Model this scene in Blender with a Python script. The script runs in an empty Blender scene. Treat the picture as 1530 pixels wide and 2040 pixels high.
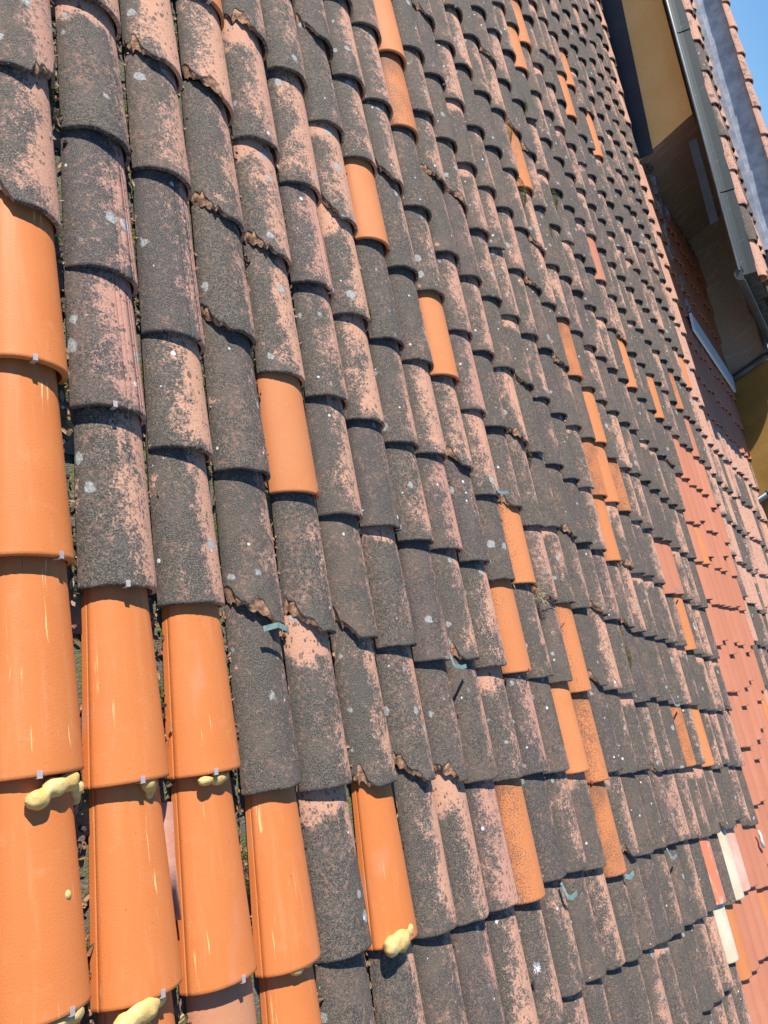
import bpy, math, random
import numpy as np
from mathutils import Vector, Matrix

# ------------------------------------------------------------------ camera, world, sun
CAM_R = [[0.574244, -0.131512, 0.808052], [0.123039, -0.961939, -0.243996], [0.809386, 0.239535, -0.536207]]
CAM_C = [-0.77183, -0.71275, 1.46647]
CAM_F = 1560.20

PITCH = math.radians(21.0)
CP, SP = math.cos(PITCH), math.sin(PITCH)
def W(u, w, n=0.0):
    """roof coordinates (along the eave, up the slope, off the slope) -> world"""
    return Vector((u, w*CP - n*SP, w*SP + n*CP))
scene = bpy.context.scene
col = scene.collection
ROT = Matrix.Rotation(PITCH, 4, 'X')
cam_d = bpy.data.cameras.new('camera'); cam = bpy.data.objects.new('camera', cam_d); col.objects.link(cam)
m = Matrix.Identity(4)
for k in range(3):
    m[k][0] = CAM_R[0][k]; m[k][1] = -CAM_R[1][k]; m[k][2] = -CAM_R[2][k]; m[k][3] = CAM_C[k]
cam.matrix_world = ROT @ m
cam_d.sensor_fit = 'VERTICAL'; cam_d.sensor_height = 36.0; cam_d.lens = CAM_F/2040.0*36.0
cam_d.clip_start = 0.05; cam_d.clip_end = 2000.0
scene.camera = cam

TOSUN_ROOF = Vector((-0.55, 1.58, 1.0))
TOSUN = (ROT.to_3x3() @ TOSUN_ROOF).normalized()
SUN_EL = math.asin(TOSUN.z); SUN_AZ = math.atan2(TOSUN.x, TOSUN.y)
world = bpy.data.worlds.new('World'); scene.world = world; world.use_nodes = True
wn = world.node_tree.nodes; wn.clear()
wo = wn.new('ShaderNodeOutputWorld'); wb = wn.new('ShaderNodeBackground'); ws = wn.new('ShaderNodeTexSky')
ws.sky_type = 'NISHITA'; ws.sun_disc = False; ws.sun_elevation = SUN_EL; ws.sun_rotation = SUN_AZ
ws.air_density = 1.0; ws.dust_density = 0.0; ws.ozone_density = 3.0
wb.inputs['Strength'].default_value = 0.095
wh = wn.new('ShaderNodeHueSaturation'); wh.inputs['Saturation'].default_value = 1.2; wh.inputs['Hue'].default_value = 0.5
world.node_tree.links.new(ws.outputs[0], wh.inputs['Color']); world.node_tree.links.new(wh.outputs[0], wb.inputs[0]); world.node_tree.links.new(wb.outputs[0], wo.inputs[0])
sun_d = bpy.data.lights.new('sun', 'SUN'); sun_d.energy = 5.0; sun_d.angle = math.radians(0.53); sun_d.color = (1.0, 0.95, 0.87)
sun = bpy.data.objects.new('sun', sun_d); col.objects.link(sun)
sun.rotation_euler = (-TOSUN).to_track_quat('-Z', 'Y').to_euler(); sun.location = (0, 0, 30)
scene.view_settings.view_transform = 'Standard'; scene.view_settings.look = 'None'
scene.view_settings.exposure = 0.71; scene.view_settings.gamma = 1.0; scene.view_settings.use_curve_mapping = False
scene.render.engine = 'CYCLES'

# ------------------------------------------------------------------ node helpers
class NT:
    def __init__(self, name):
        self.m = bpy.data.materials.new(name); self.m.use_nodes = True
        self.t = self.m.node_tree; self.t.nodes.clear()
        self.o = self.t.nodes.new('ShaderNodeOutputMaterial'); self.b = self.t.nodes.new('ShaderNodeBsdfPrincipled')
        self.t.links.new(self.b.outputs[0], self.o.inputs[0])
    def put(self, sock, v):
        if hasattr(v, 'is_output'): self.t.links.new(v, sock)
        elif isinstance(v, (tuple, list)) and sock.type == 'RGBA' and len(v) == 3: sock.default_value = (*v, 1)
        else: sock.default_value = v
    def math(self, op, a, b=0.0, c=0.0, clamp=False):
        n = self.t.nodes.new('ShaderNodeMath'); n.operation = op; n.use_clamp = clamp
        self.put(n.inputs[0], a); self.put(n.inputs[1], b); self.put(n.inputs[2], c); return n.outputs[0]
    def add(self, *a):
        r = a[0]
        for x in a[1:]: r = self.math('ADD', r, x)
        return r
    def mul(self, a, b): return self.math('MULTIPLY', a, b)
    def cen(self, n, k):          # (n - .5) * k
        return self.math('MULTIPLY_ADD', n, k, -0.5*k)
    def step(self, v, lo, hi):
        n = self.t.nodes.new('ShaderNodeMapRange'); n.interpolation_type = 'SMOOTHSTEP'
        self.put(n.inputs['Value'], v); n.inputs['From Min'].default_value = lo; n.inputs['From Max'].default_value = hi
        return n.outputs[0]
    def vec(self, x, y, z):
        n = self.t.nodes.new('ShaderNodeCombineXYZ')
        for s, v in zip(n.inputs, (x, y, z)): self.put(s, v)
        return n.outputs[0]
    def noise(self, v, scale, detail=3.0, rough=0.55, dist=0.0):
        n = self.t.nodes.new('ShaderNodeTexNoise'); self.put(n.inputs['Vector'], v)
        n.inputs['Scale'].default_value = scale; n.inputs['Detail'].default_value = detail
        n.inputs['Roughness'].default_value = rough; n.inputs['Distortion'].default_value = dist
        return n.outputs['Fac']
    def voro(self, v, scale, rnd=1.0):
        n = self.t.nodes.new('ShaderNodeTexVoronoi'); self.put(n.inputs['Vector'], v)
        n.inputs['Scale'].default_value = scale; n.inputs['Randomness'].default_value = rnd
        s = self.t.nodes.new('ShaderNodeSeparateColor'); self.t.links.new(n.outputs['Color'], s.inputs[0])
        return n.outputs['Distance'], s.outputs[0], s.outputs[1]
    def white(self, v):
        n = self.t.nodes.new('ShaderNodeTexWhiteNoise'); n.noise_dimensions = '1D'; self.put(n.inputs['W'], v); return n.outputs['Value']
    def mix(self, f, a, b):
        n = self.t.nodes.new('ShaderNodeMix'); n.data_type = 'RGBA'
        self.put(n.inputs[0], f); self.put(n.inputs[6], a); self.put(n.inputs[7], b); return n.outputs[2]
    def bump(self, h, strength=0.5, dist=0.002):
        n = self.t.nodes.new('ShaderNodeBump'); n.inputs['Strength'].default_value = strength; n.inputs['Distance'].default_value = dist
        self.put(n.inputs['Height'], h); self.t.links.new(n.outputs[0], self.b.inputs['Normal'])
    def base(self, c, rough=0.8, spec=0.3, metal=0.0):
        self.put(self.b.inputs['Base Color'], c); self.put(self.b.inputs['Roughness'], rough)
        self.b.inputs['Specular IOR Level'].default_value = spec; self.b.inputs['Metallic'].default_value = metal
        return self.m
    def uv(self):
        n = self.t.nodes.new('ShaderNodeUVMap'); n.uv_map = 'UVMap'
        s = self.t.nodes.new('ShaderNodeSeparateXYZ'); self.t.links.new(n.outputs[0], s.inputs[0]); return s.outputs[0], s.outputs[1]
    def seed(self):
        a = self.t.nodes.new('ShaderNodeObjectInfo').outputs['Random']
        b = self.t.nodes.new('ShaderNodeAttribute'); b.attribute_name = 'tile_seed'
        return self.math('FRACT', self.add(a, b.outputs['Fac']))
    def obj(self): return self.t.nodes.new('ShaderNodeTexCoord').outputs['Object']
    def island(self): return self.t.nodes.new('ShaderNodeNewGeometry').outputs['Random Per Island']

def weathered(name, bias, pinkA, pinkB, darkA, darkB):
    N = NT(name); x, y = N.uv(); sd = N.seed()
    r1, r2, r3 = N.white(N.mul(sd, 913.7)), N.white(N.mul(sd, 377.1)), N.white(N.mul(sd, 611.3))
    z = N.mul(sd, 61.0); v = N.vec(x, y, z); v2 = N.vec(x, y, N.add(z, 9.3))
    vl = N.vec(x, N.mul(y, 0.55), z)
    nA, nA2, nB, nC = N.noise(vl, 11, 5, .62), N.noise(v2, 13, 4, .6), N.noise(v, 42, 4, .65), N.noise(v, 150, 3, .6)
    nD, nF = N.noise(v2, 75, 5, .7), N.noise(v, 330, 2, .6)
    side = N.mul(x, 1/0.13)
    low = N.math('SUBTRACT', 1.0, N.step(y, 0.0, 0.06))                    # dirt gathers on the lower lip
    t = N.add(N.mul(side, 0.95), N.cen(nA, 2.0), N.cen(nB, 1.5), N.cen(nC, 1.5), N.cen(nF, 1.0), N.cen(r1, .95), -0.04 + bias, N.mul(low, -.35))
    pink = N.step(t, -0.20, 0.30)
    t2 = N.add(N.mul(side, -0.9), N.cen(nA2, 3.4), N.cen(nB, .5), -1.34 + bias)
    pink = N.math('MAXIMUM', pink, N.step(N.add(t2, N.cen(nC, .8)), -0.06, 0.14))
    top = N.add(N.mul(N.math('SUBTRACT', y, 0.335), 14.0), N.cen(nA2, 3.0), N.cen(nB, .8), N.mul(N.math('LESS_THAN', r2, .86), -9.0))
    pink = N.math('MAXIMUM', pink, N.step(N.add(top, N.cen(nC, 1.0)), -0.1, 0.3))
    speck = N.mul(N.step(N.add(nD, N.cen(nA, .35)), .52, .68), .6)
    # clay
    clay = N.mix(nB, pinkA, pinkB); clay = N.mix(N.mul(N.step(nC, .5, .75), .35), clay, (0.50, 0.36, 0.29))
    clay = N.mix(N.mul(r3, .35), clay, (0.42, 0.22, 0.17))
    d, c1, c2 = N.voro(N.vec(x, N.mul(y, .75), z), 95)
    dots = N.mul(N.step(N.math('SUBTRACT', N.mul(c1, .50), d), 0.02, 0.10), N.step(N.add(c2, N.cen(nB, 1.2), N.mul(t, -.35)), .22, .42))
    d2, c3, c4 = N.voro(N.vec(x, N.mul(y, .8), N.add(z, 3.3)), 42)
    dots = N.math('MAXIMUM', dots, N.mul(N.step(N.math('SUBTRACT', N.mul(c3, .40), d2), 0.02, 0.08), N.step(c4, .72, .78)))
    clay = N.mix(N.mul(dots, .82), clay, (0.085, 0.065, 0.058))
    # lichen crust
    crust = N.mix(nD, darkA, darkB); crust = N.mix(N.mul(N.step(nF, .50, .66), .8), crust, tuple(min(1, c*1.9) for c in darkB)); crust = N.mix(N.mul(N.step(nF, .50, .36), .75), crust, tuple(c*.45 for c in darkA))
    crust = N.mix(N.mul(N.step(N.add(nA2, N.cen(nC, .5), N.cen(r3, .25)), .50, .72), .34), crust, (0.205, 0.130, 0.095))
    crust = N.mix(N.mul(N.step(nA2, .45, .7), .4), crust, (0.105, 0.100, 0.085))
    crust = N.mix(speck, crust, (0.33, 0.175, 0.12))
    c = N.mix(pink, crust, clay)
    edge = N.mul(N.mul(pink, N.math('SUBTRACT', 1.0, pink)), 1.3)
    c = N.mix(edge, c, (0.20, 0.17, 0.155))
    # pale lichen rosettes
    wob = N.vec(N.add(x, N.cen(nB, .034)), N.add(y, N.cen(nD, .034)), N.add(z, 5.1))
    d3, c5, c6 = N.voro(wob, 13); ring = N.math('SUBTRACT', N.mul(c6, .25), d3)
    ros = N.mul(N.step(ring, -0.01, 0.05), N.step(c5, .36, .37))
    c = N.mix(N.mul(ros, .85), c, N.mix(N.step(nC, .4, .65), (0.27, 0.28, 0.27), (0.44, 0.45, 0.43)))
    d4, c7, c8 = N.voro(N.vec(N.add(x, N.cen(nC, .006)), y, N.add(z, 7.7)), 27)
    wh = N.mul(N.step(N.math('SUBTRACT', N.mul(c8, .2), d4), 0.0, 0.03), N.step(c7, .80, .81))
    c = N.mix(N.mul(wh, .9), c, (0.62, 0.63, 0.61))
    N.bump(N.add(nF, N.mul(nC, 1.2), N.mul(pink, -.5), N.mul(ros, .4), N.mul(dots, .3)), .55, .0022)
    return N.base(c, 0.86, 0.28)

M_OLD = weathered('weathered_clay', 0.0, (0.52, 0.255, 0.155), (0.59, 0.335, 0.220), (0.060, 0.050, 0.041), (0.114, 0.099, 0.082))
M_RIB = weathered('ribbed_clay', -0.06, (0.46, 0.215, 0.150), (0.53, 0.285, 0.205), (0.064, 0.053, 0.047), (0.105, 0.090, 0.080))
M_PALE = weathered('pale_clay', 0.95, (0.52, 0.262, 0.170), (0.58, 0.335, 0.235), (0.085, 0.073, 0.063), (0.14, 0.122, 0.108))

def new_clay():
    N = NT('new_orange_clay'); x, y = N.uv(); sd = N.seed(); z = N.mul(sd, 37.0); v = N.vec(x, y, z)
    r1 = N.white(N.mul(sd, 517.3))
    n1, n2, n3 = N.noise(v, 7, 3, .5), N.noise(N.vec(N.mul(x, 6.0), N.mul(y, 0.55), z), 7, 4, .6), N.noise(v, 240, 2, .5)
    c = N.mix(n1, (0.56, 0.158, 0.036), (0.61, 0.196, 0.054))
    c = N.mix(N.mul(r1, .30), c, (0.62, 0.20, 0.062))
    c = N.mix(N.mul(N.step(n2, .50, .75), .30), c, (0.66, 0.30, 0.13))
    # chalky scratches running down the tile
    s = N.noise(N.vec(N.mul(N.add(x, N.cen(n1, .015), N.mul(N.mul(y, N.cen(r1, .5)), .12)), 16.0), N.mul(y, .8), N.add(z, 4.0)), 9, 2, .5)
    s2 = N.noise(N.vec(N.mul(x, 3.0), y, N.add(z, 8.0)), 6, 2, .5)
    sc = N.mul(N.step(s, .665, .73), N.step(s2, .50, .60)); c = N.mix(N.mul(sc, .85), c, (0.86, 0.56, 0.24))
    d, c1, c2 = N.voro(v, 60); pits = N.mul(N.step(N.math('SUBTRACT', N.mul(c1, .13), d), 0.0, 0.03), N.step(c2, .72, .75))
    c = N.mix(N.mul(pits, .6), c, (0.26, 0.085, 0.03))
    bl = N.noise(N.vec(N.mul(x, 1.3), N.mul(y, .6), N.add(z, 2.2)), 7, 2, .5)
    c = N.mix(N.mul(N.step(bl, .60, .78), .35), c, (0.56, 0.31, 0.24))
    c = N.mix(N.mul(N.step(n3, .55, .75), .22), c, (0.44, 0.125, 0.035)); c = N.mix(N.mul(N.step(N.noise(v, 22, 5, .7), .55, .75), .22), c, (0.66, 0.33, 0.16))
    N.bump(N.add(n3, N.mul(n2, .6)), .3, .0014)
    return N.base(c, N.add(0.52, N.mul(n1, .16)), 0.36)
M_NEW = new_clay()

def aged_clay(name, A, B, dirt):
    N = NT(name); x, y = N.uv(); sd = N.seed(); z = N.mul(sd, 37.0); v = N.vec(x, y, z)
    r1 = N.white(N.mul(sd, 517.3)); r2 = N.white(N.mul(sd, 217.9))
    n1, n2, n3 = N.noise(v, 9, 4, .6), N.noise(v, 60, 4, .7), N.noise(v, 190, 3, .7)
    c = N.mix(n1, A, B); c = N.mix(N.mul(r1, .4), c, tuple(a*.82 for a in A))
    side = N.mul(x, 1/0.13)
    k = N.add(n3, N.mul(side, -.13), N.cen(n1, .40), N.cen(r2, .34), -.05, N.mul(N.step(y, .25, .42), .10))
    c = N.mix(N.mul(N.step(k, .62, .74), dirt), c, (0.075, 0.052, 0.045))
    c = N.mix(N.mul(N.step(n2, .55, .8), .25), c, (0.60, 0.36, 0.24))
    N.bump(N.add(n3, n2), .3, .0015)
    return N.base(c, 0.72, 0.3)
M_AGED = aged_clay('aged_orange_clay', (0.55, 0.185, 0.060), (0.60, 0.245, 0.105), .7)
M_RED = aged_clay('salmon_clay', (0.48, 0.172, 0.092), (0.54, 0.228, 0.142), .12)
def simple(name, A, B, scale=8.0, rough=.7, spec=.3, metal=0.0, bump=.2, detail=4, stretch=(1, 1, 1)):
    N = NT(name); mp = N.t.nodes.new('ShaderNodeMapping'); N.t.links.new(N.obj(), mp.inputs[0]); mp.inputs['Scale'].default_value = stretch
    v = mp.outputs[0]; n1 = N.noise(v, scale, detail, .6); n2 = N.noise(v, scale*9, 3, .6)
    c = N.mix(N.step(n1, .3, .7), A, B); c = N.mix(N.mul(N.step(n2, .5, .8), .25), c, tuple(a*.75 for a in A))
    N.bump(N.add(n2, n1), bump, .002); return N.base(c, rough, spec, metal)
def islands(name, cols, rough=.85):
    N = NT(name); r = N.island(); ramp = N.t.nodes.new('ShaderNodeValToRGB'); N.t.links.new(r, ramp.inputs[0])
    ramp.color_ramp.interpolation = 'CONSTANT'; e = ramp.color_ramp.elements
    for k, c in enumerate(cols):
        el = e[k] if k < 2 else e.new(k/len(cols)); el.position = k/len(cols); el.color = (*c, 1)
    n = N.noise(N.obj(), 180, 3, .6); c = N.mix(N.mul(n, .5), ramp.outputs[0], (0.06, 0.045, 0.035)); return N.base(c, rough, .2)
M_FRAC = simple('broken_clay', (0.13, 0.075, 0.055), (0.60, 0.34, 0.20), 55, .95, .1, 0, 1.0)
M_CREAM = simple('cream_glazed_clay', (0.56, 0.46, 0.31), (0.66, 0.58, 0.44), 6, .35, .5)
M_PINK = simple('dusty_pink_clay', (0.58, 0.30, 0.22), (0.66, 0.42, 0.34), 7, .5, .4)
M_DIRTY = aged_clay('dirty_orange_clay', (0.48, 0.20, 0.10), (0.62, 0.30, 0.17), .5)
def gloss_clay():
    N = NT('wet_red_clay'); x, y = N.uv(); v = N.vec(x, N.mul(y, .5), 0.0)
    n = N.noise(v, 14, 3, .5, 1.2); c = N.mix(N.step(n, .55, .7), (0.62, 0.20, 0.10), (0.80, 0.55, 0.47)); return N.base(c, .3, .5)
M_GLOSS = gloss_clay()
def channel_mat():
    N = NT('mossy_channel_clay'); v = N.obj(); n1, n2, n3 = N.noise(v, 9, 4, .6), N.noise(v, 45, 4, .65), N.noise(v, 160, 3, .6)
    c = N.mix(n2, (0.085, 0.078, 0.062), (0.20, 0.185, 0.15)); c = N.mix(N.step(n1, .46, .62), c, N.mix(n3, (0.075, 0.105, 0.022), (0.17, 0.20, 0.055)))
    c = N.mix(N.step(n2, .60, .72), c, (0.34, 0.19, 0.13)); N.bump(N.add(n2, n3), .9, .006); return N.base(c, .95, .1)
M_CHAN = channel_mat()
M_MORTAR = simple('dark_underlay', (0.045, 0.040, 0.035), (0.10, 0.085, 0.07), 14, .95, .1)
M_FOAM = simple('yellow_foam', (0.56, 0.365, 0.105), (0.67, 0.505, 0.225), 30, .55, .35, 0, .6)
M_CLIP = simple('zinc_hook', (0.52, 0.44, 0.42), (0.64, 0.56, 0.54), 60, .35, .5, .35)
M_REDCLIP = simple('painted_hook', (0.26, 0.045, 0.03), (0.34, 0.06, 0.04), 60, .5, .4)
M_STRAP = simple('verdigris_strap', (0.17, 0.26, 0.235), (0.29, 0.385, 0.345), 70, .45, .5, .2)

# ------------------------------------------------------------------ mesh helpers
def link(name, me, parent=None, loc=(0, 0, 0), rot=(0, 0, 0), label=None, cat=None, group=None, kind=None):
    o = bpy.data.objects.new(name, me); col.objects.link(o); o.parent = parent; o.location = loc; o.rotation_euler = rot
    for k, v in (('label', label), ('category', cat), ('group', group), ('kind', kind)):
        if v: o[k] = v
    return o
def mesh(name, V, F, mats, mi=None, uv=None, smooth=None, seed=None):
    me = bpy.data.meshes.new(name); me.from_pydata([tuple(p) for p in V], [], F)
    for mt in mats: me.materials.append(mt)
    if mi is not None: me.polygons.foreach_set('material_index', np.array(mi, dtype=np.int32))
    if smooth is not None: me.polygons.foreach_set('use_smooth', np.array(smooth, dtype=bool))
    if uv is not None:
        l = me.uv_layers.new(name='UVMap'); vi = np.zeros(len(me.loops), dtype=np.int32); me.loops.foreach_get('vertex_index', vi)
        l.data.foreach_set('uv', np.asarray(uv, dtype=np.float32)[vi].ravel())
    if seed is not None:
        a = me.attributes.new('tile_seed', 'FLOAT', 'POINT'); a.data.foreach_set('value', np.asarray(seed, dtype=np.float32))
    me.update(); return me
class MB:
    """collects plain pieces and links them as one mesh"""
    def __init__(self): self.V = []; self.F = []
    def piece(self, V, F):
        b = len(self.V); self.V += [Vector(p) for p in V]; self.F += [tuple(i+b for i in f) for f in F]
    def hexa(self, P):      # 8 corners: bottom 0-3 ccw, top 4-7
        self.piece(P, [(3, 2, 1, 0), (4, 5, 6, 7), (0, 1, 5, 4), (1, 2, 6, 5), (2, 3, 7, 6), (3, 0, 4, 7)])
    def rbox(self, u0, u1, w0, w1, n0, n1):     # box in roof coordinates
        self.hexa([W(u0, w0, n0), W(u1, w0, n0), W(u1, w1, n0), W(u0, w1, n0), W(u0, w0, n1), W(u1, w0, n1), W(u1, w1, n1), W(u0, w1, n1)])
    def box(self, x0, x1, y0, y1, z0, z1):
        self.hexa([(x0, y0, z0), (x1, y0, z0), (x1, y1, z0), (x0, y1, z0), (x0, y0, z1), (x1, y0, z1), (x1, y1, z1), (x0, y1, z1)])
    def prism(self, x0, x1, poly):              # (y, z) outline, counter-clockwise seen from +x
        n = len(poly); P = [(x0, y, z) for y, z in poly] + [(x1, y, z) for y, z in poly]
        self.piece(P, [tuple(range(n-1, -1, -1)), tuple(range(n, 2*n))] + [(k, (k+1) % n, n+(k+1) % n, n+k) for k in range(n)])
    def tube(self, pts, r, ns=10, cap=True):
        pts = [Vector(p) for p in pts]; rings = []
        for k, p in enumerate(pts):
            d = (pts[min(k+1, len(pts)-1)] - pts[max(k-1, 0)]).normalized(); a = d.orthogonal().normalized() if k == 0 else (a - d*a.dot(d)).normalized()
            b = d.cross(a); rr = r[k] if isinstance(r, (list, tuple)) else r
            rings.append([p + (a*math.cos(t) + b*math.sin(t))*rr for t in [2*math.pi*j/ns for j in range(ns)]])
        V = [q for rg in rings for q in rg]; F = []
        for k in range(len(pts)-1):
            for j in range(ns): F.append((k*ns+j, k*ns+(j+1) % ns, (k+1)*ns+(j+1) % ns, (k+1)*ns+j))
        if cap: F += [tuple(range(ns-1, -1, -1)), tuple(range((len(pts)-1)*ns, len(pts)*ns))]
        self.piece(V, F)
    def sweep(self, prof, A, B, th):            # a sheet-metal profile [(u, n)] swept in roof coordinates from A=(du,w,dn) to B
        pr = [Vector(p) for p in prof]; nn = len(pr); off = []
        for k in range(nn):
            d = (pr[min(k+1, nn-1)] - pr[max(k-1, 0)]).normalized(); off.append(pr[k] + Vector((-d.y, d.x))*th)
        ring = pr + off[::-1]; n = len(ring)
        P = [W(p[0]+A[0], A[1], p[1]+A[2]) for p in ring] + [W(p[0]+B[0], B[1], p[1]+B[2]) for p in ring]
        F = [(k, (k+1) % n, n+(k+1) % n, n+k) for k in range(n)]
        for k in range(nn-1): F += [(k+1, k, n-1-k, n-2-k), (n+k, n+k+1, n+n-2-k, n+n-1-k)]
        self.piece(P, F)
    def build(self, name, mats, parent=None, smooth=False, mi=None, **kw):
        mats = mats if isinstance(mats, list) else [mats]
        me = mesh(name, self.V, self.F, mats, mi, smooth=[smooth]*len(self.F)); return link(name, me, parent, **kw)

# ------------------------------------------------------------------ the curved roof tile
def tile_data(rng, kind, wl=.195, wu=.175, hl=.072, hu=.053, th=.011, lift=.013, L=.465, ns=16, nl=3, rim=False, m=1.85):
    """returns verts, faces, material index, uv, smooth of one half-barrel tile; x across, y up the slope from its lower lip"""
    ts = [math.pi*k/ns for k in range(ns+1)]
    if kind == 'ribbed':
        for c in (math.pi*.475, math.pi*.425):
            ts += [c-.020, c-.008, c+.008, c+.020]
        for c in (math.pi*.33, math.pi*.29):
            ts += [c-.014, c-.005, c+.005, c+.014]
        ts.sort()
    if rim:
        c = math.pi*.925; ts += [c-.02, c-.008, c+.008, c+.02]; ts.sort()
    ts = ts[::-1]; n = len(ts)                      # left foot (pi) to right foot (0)
    mexp = 2/m
    def P(t, y, inset):
        f = y/L; a = (wl*(1-f) + wu*f)/2 - inset; h = (hl*(1-f) + hu*f) - inset
        c, s = math.cos(t), math.sin(t); k = 1.0
        if kind == 'ribbed' and inset == 0:
            for cc, dep, wd in ((math.pi*.475, .0062, .0095), (math.pi*.425, .0062, .0095), (math.pi*.33, .0032, .0065), (math.pi*.29, .0032, .0065)):
                if abs(t-cc) < wd: k = 1 - dep/.09
        if rim and inset == 0 and abs(t-math.pi*.925) < .0085: k = .982
        return [a*k*math.copysign(abs(c)**mexp, c), y, h*k*abs(s)**mexp + bend*(y-.2)**2 + lift*(1-f)]
    bend = rng.uniform(-.02, .02); sag = 0
    wob = [0.0]*n; y_o = [0.0]*n; y_i = [0.0]*n; band = [False]*n
    if kind != 'new':
        ph, am = rng.uniform(0, 6), rng.uniform(.0006, .002)
        wob = [am*math.sin(ph + t*5) + rng.uniform(-.0007, .0007) for t in ts]
    y_o = list(wob); y_i = list(wob)
    if kind == 'broken':
        cut = rng.uniform(.25, .55); depth = rng.uniform(.028, .075); side = 1 if rng.random() < .78 else -1; jag = rng.uniform(0, 9)
        for k in range(n):
            q = k/(n-1) if side > 0 else 1 - k/(n-1)
            if q < cut:
                e = depth*(1-(q/cut))**rng.uniform(.55, .8) + .004*math.sin(jag+q*23)*(1-q/cut) + rng.uniform(-.0055, .0055)*min(1, (cut-q)/.1) + .007*math.sin(jag*3+q*47)*min(1, (cut-q)/.2)
                y_i[k] = max(0, e + rng.uniform(-.006, .006)); y_o[k] = y_i[k] + (.026 + .016*math.sin(jag*2+q*19) + rng.uniform(-.007, .007))*min(1, (cut-q)/.12); band[k] = True
    V, F, mi, uv, sm = [], [], [], [], []
    def grid(rows, mat, smooth, inv=False):
        b = len(V)
        for r in rows:
            for k in range(n): V.append(r[k]); uv.append(((.5-ts[k]/math.pi)*.27 if True else 0, r[k][1]))
        for j in range(len(rows)-1):
            for k in range(n-1):
                q = (b+j*n+k, b+j*n+k+1, b+(j+1)*n+k+1, b+(j+1)*n+k)
                F.append(q[::-1] if inv else q); mi.append(mat); sm.append(smooth)
    ys = [0, -1] + [j/nl for j in range(1, nl+1)]
    bev = .0022
    outer = [[P(ts[k], y_o[k], bev) for k in range(n)]] + [[P(ts[k], y_o[k] + (bev if f == 0 else .008 if f < 0 else (L-y_o[k])*f), 0) for k in range(n)] for f in ys]
    inner = [[P(ts[k], y_i[k] + (L-y_i[k])*f, th) for k in range(n)] for f in (0, .5, 1)]
    grid(outer, 0, True); grid(inner, 0, True, True)
    if kind == 'broken':
        mid = []
        for k in range(n):
            a, b_ = outer[0][k], inner[0][k]; s = rng.uniform(.3, .7); e = rng.uniform(-.003, .003)
            mid.append([a[0]*s+b_[0]*(1-s), a[1]*s+b_[1]*(1-s) + e, a[2]*s+b_[2]*(1-s) + abs(e)])
        c0 = len(F); grid([inner[0], mid, outer[0]], 1, False)
        for f in range(c0, len(F)):
            k = (f-c0) % (n-1); mi[f] = 1 if (band[k] or band[k+1]) else 0
    else: grid([inner[0], outer[0]], 0, False)
    grid([outer[-1], inner[-1]], 0, False)
    for k in (0, n-1):
        b = len(V); rows = [[o[k] for o in (outer[1], outer[-1])], [i[k] for i in (inner[0], inner[-1])]]
        V.extend([rows[0][0], rows[0][1], rows[1][1], rows[1][0]]); uv.extend([((.5-ts[k]/math.pi)*.27, p[1]) for p in V[-4:]])
        F.append((b, b+1, b+2, b+3) if k else (b+3, b+2, b+1, b)); mi.append(0); sm.append(False)
    return V, F, mi, uv, sm

rngm = random.Random(11)
VAR = {}
def variants(key, kind, mats, num, **kw):
    VAR[key] = []
    for k in range(num):
        d = tile_data(rngm, kind, **kw); VAR[key].append((d, mesh(key, d[0], d[1], mats, d[2], d[3], d[4]), mats))
variants('roof_tile', 'old', [M_OLD, M_FRAC], 8)
variants('ribbed_tile', 'ribbed', [M_RIB, M_FRAC], 3, m=1.95)
variants('broken_tile', 'broken', [M_OLD, M_FRAC], 16, ns=34)
variants('new_tile', 'new', [M_NEW, M_FRAC], 3, rim=True, wl=.197, wu=.154, hl=.080, hu=.054, th=.013, m=2.1, lift=.006)
variants('orange_tile', 'new', [M_AGED, M_FRAC], 3)
variants('salmon_tile', 'new', [M_RED, M_FRAC], 3, wl=.204, hl=.072, m=1.9)
variants('pale_tile', 'old', [M_PALE, M_FRAC], 4)
variants('dirty_tile', 'new', [M_DIRTY, M_FRAC], 1)
variants('cream_tile', 'new', [M_CREAM, M_FRAC], 1)
variants('pink_tile', 'new', [M_PINK, M_FRAC], 1)
variants('glossy_tile', 'new', [M_GLOSS, M_FRAC], 1)
CODE = {'w': 'roof_tile', 'r': 'ribbed_tile', 'b': 'broken_tile', 'n': 'new_tile', 'a': 'orange_tile', 'R': 'salmon_tile', 'p': 'pale_tile',
        'd': 'dirty_tile', 'C': 'cream_tile', 'P': 'pink_tile', 'G': 'glossy_tile'}
LABEL = {'ribbed_tile': 'dark weathered tile with fine ribs running down its right side', 'broken_tile': 'weathered tile with a corner of its lower lip broken off',
         'new_tile': 'clean bright orange tile with pale chalky scratches', 'orange_tile': 'orange tile speckled with dark dirt', 'salmon_tile': 'plain salmon red tile without lichen',
         'dirty_tile': 'scuffed orange tile smeared with white', 'cream_tile': 'cream coloured tile', 'pink_tile': 'dusty pink tile', 'glossy_tile': 'shiny red tile with a whitish swirl'}

def joined(name, items, parent, kind='stuff'):
    """tiles past the limit: one real mesh; items = (variant, matrix, seed)"""
    V, F, mi, uv, sm, sd = [], [], [], [], [], []; mats = items[0][0][2]
    for (d, me, _), M, s in items:
        b = len(V); A = np.array(d[0]) @ np.array(M.to_3x3()).T + np.array(M.translation)
        V.extend(A.tolist()); F.extend(tuple(i+b for i in f) for f in d[1]); mi.extend(d[2]); uv.extend(d[3]); sm.extend(d[4]); sd.extend([s]*len(d[0]))
    o = link(name, mesh(name, V, F, mats, mi, uv, sm, sd), parent, kind=kind); return o

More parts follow.
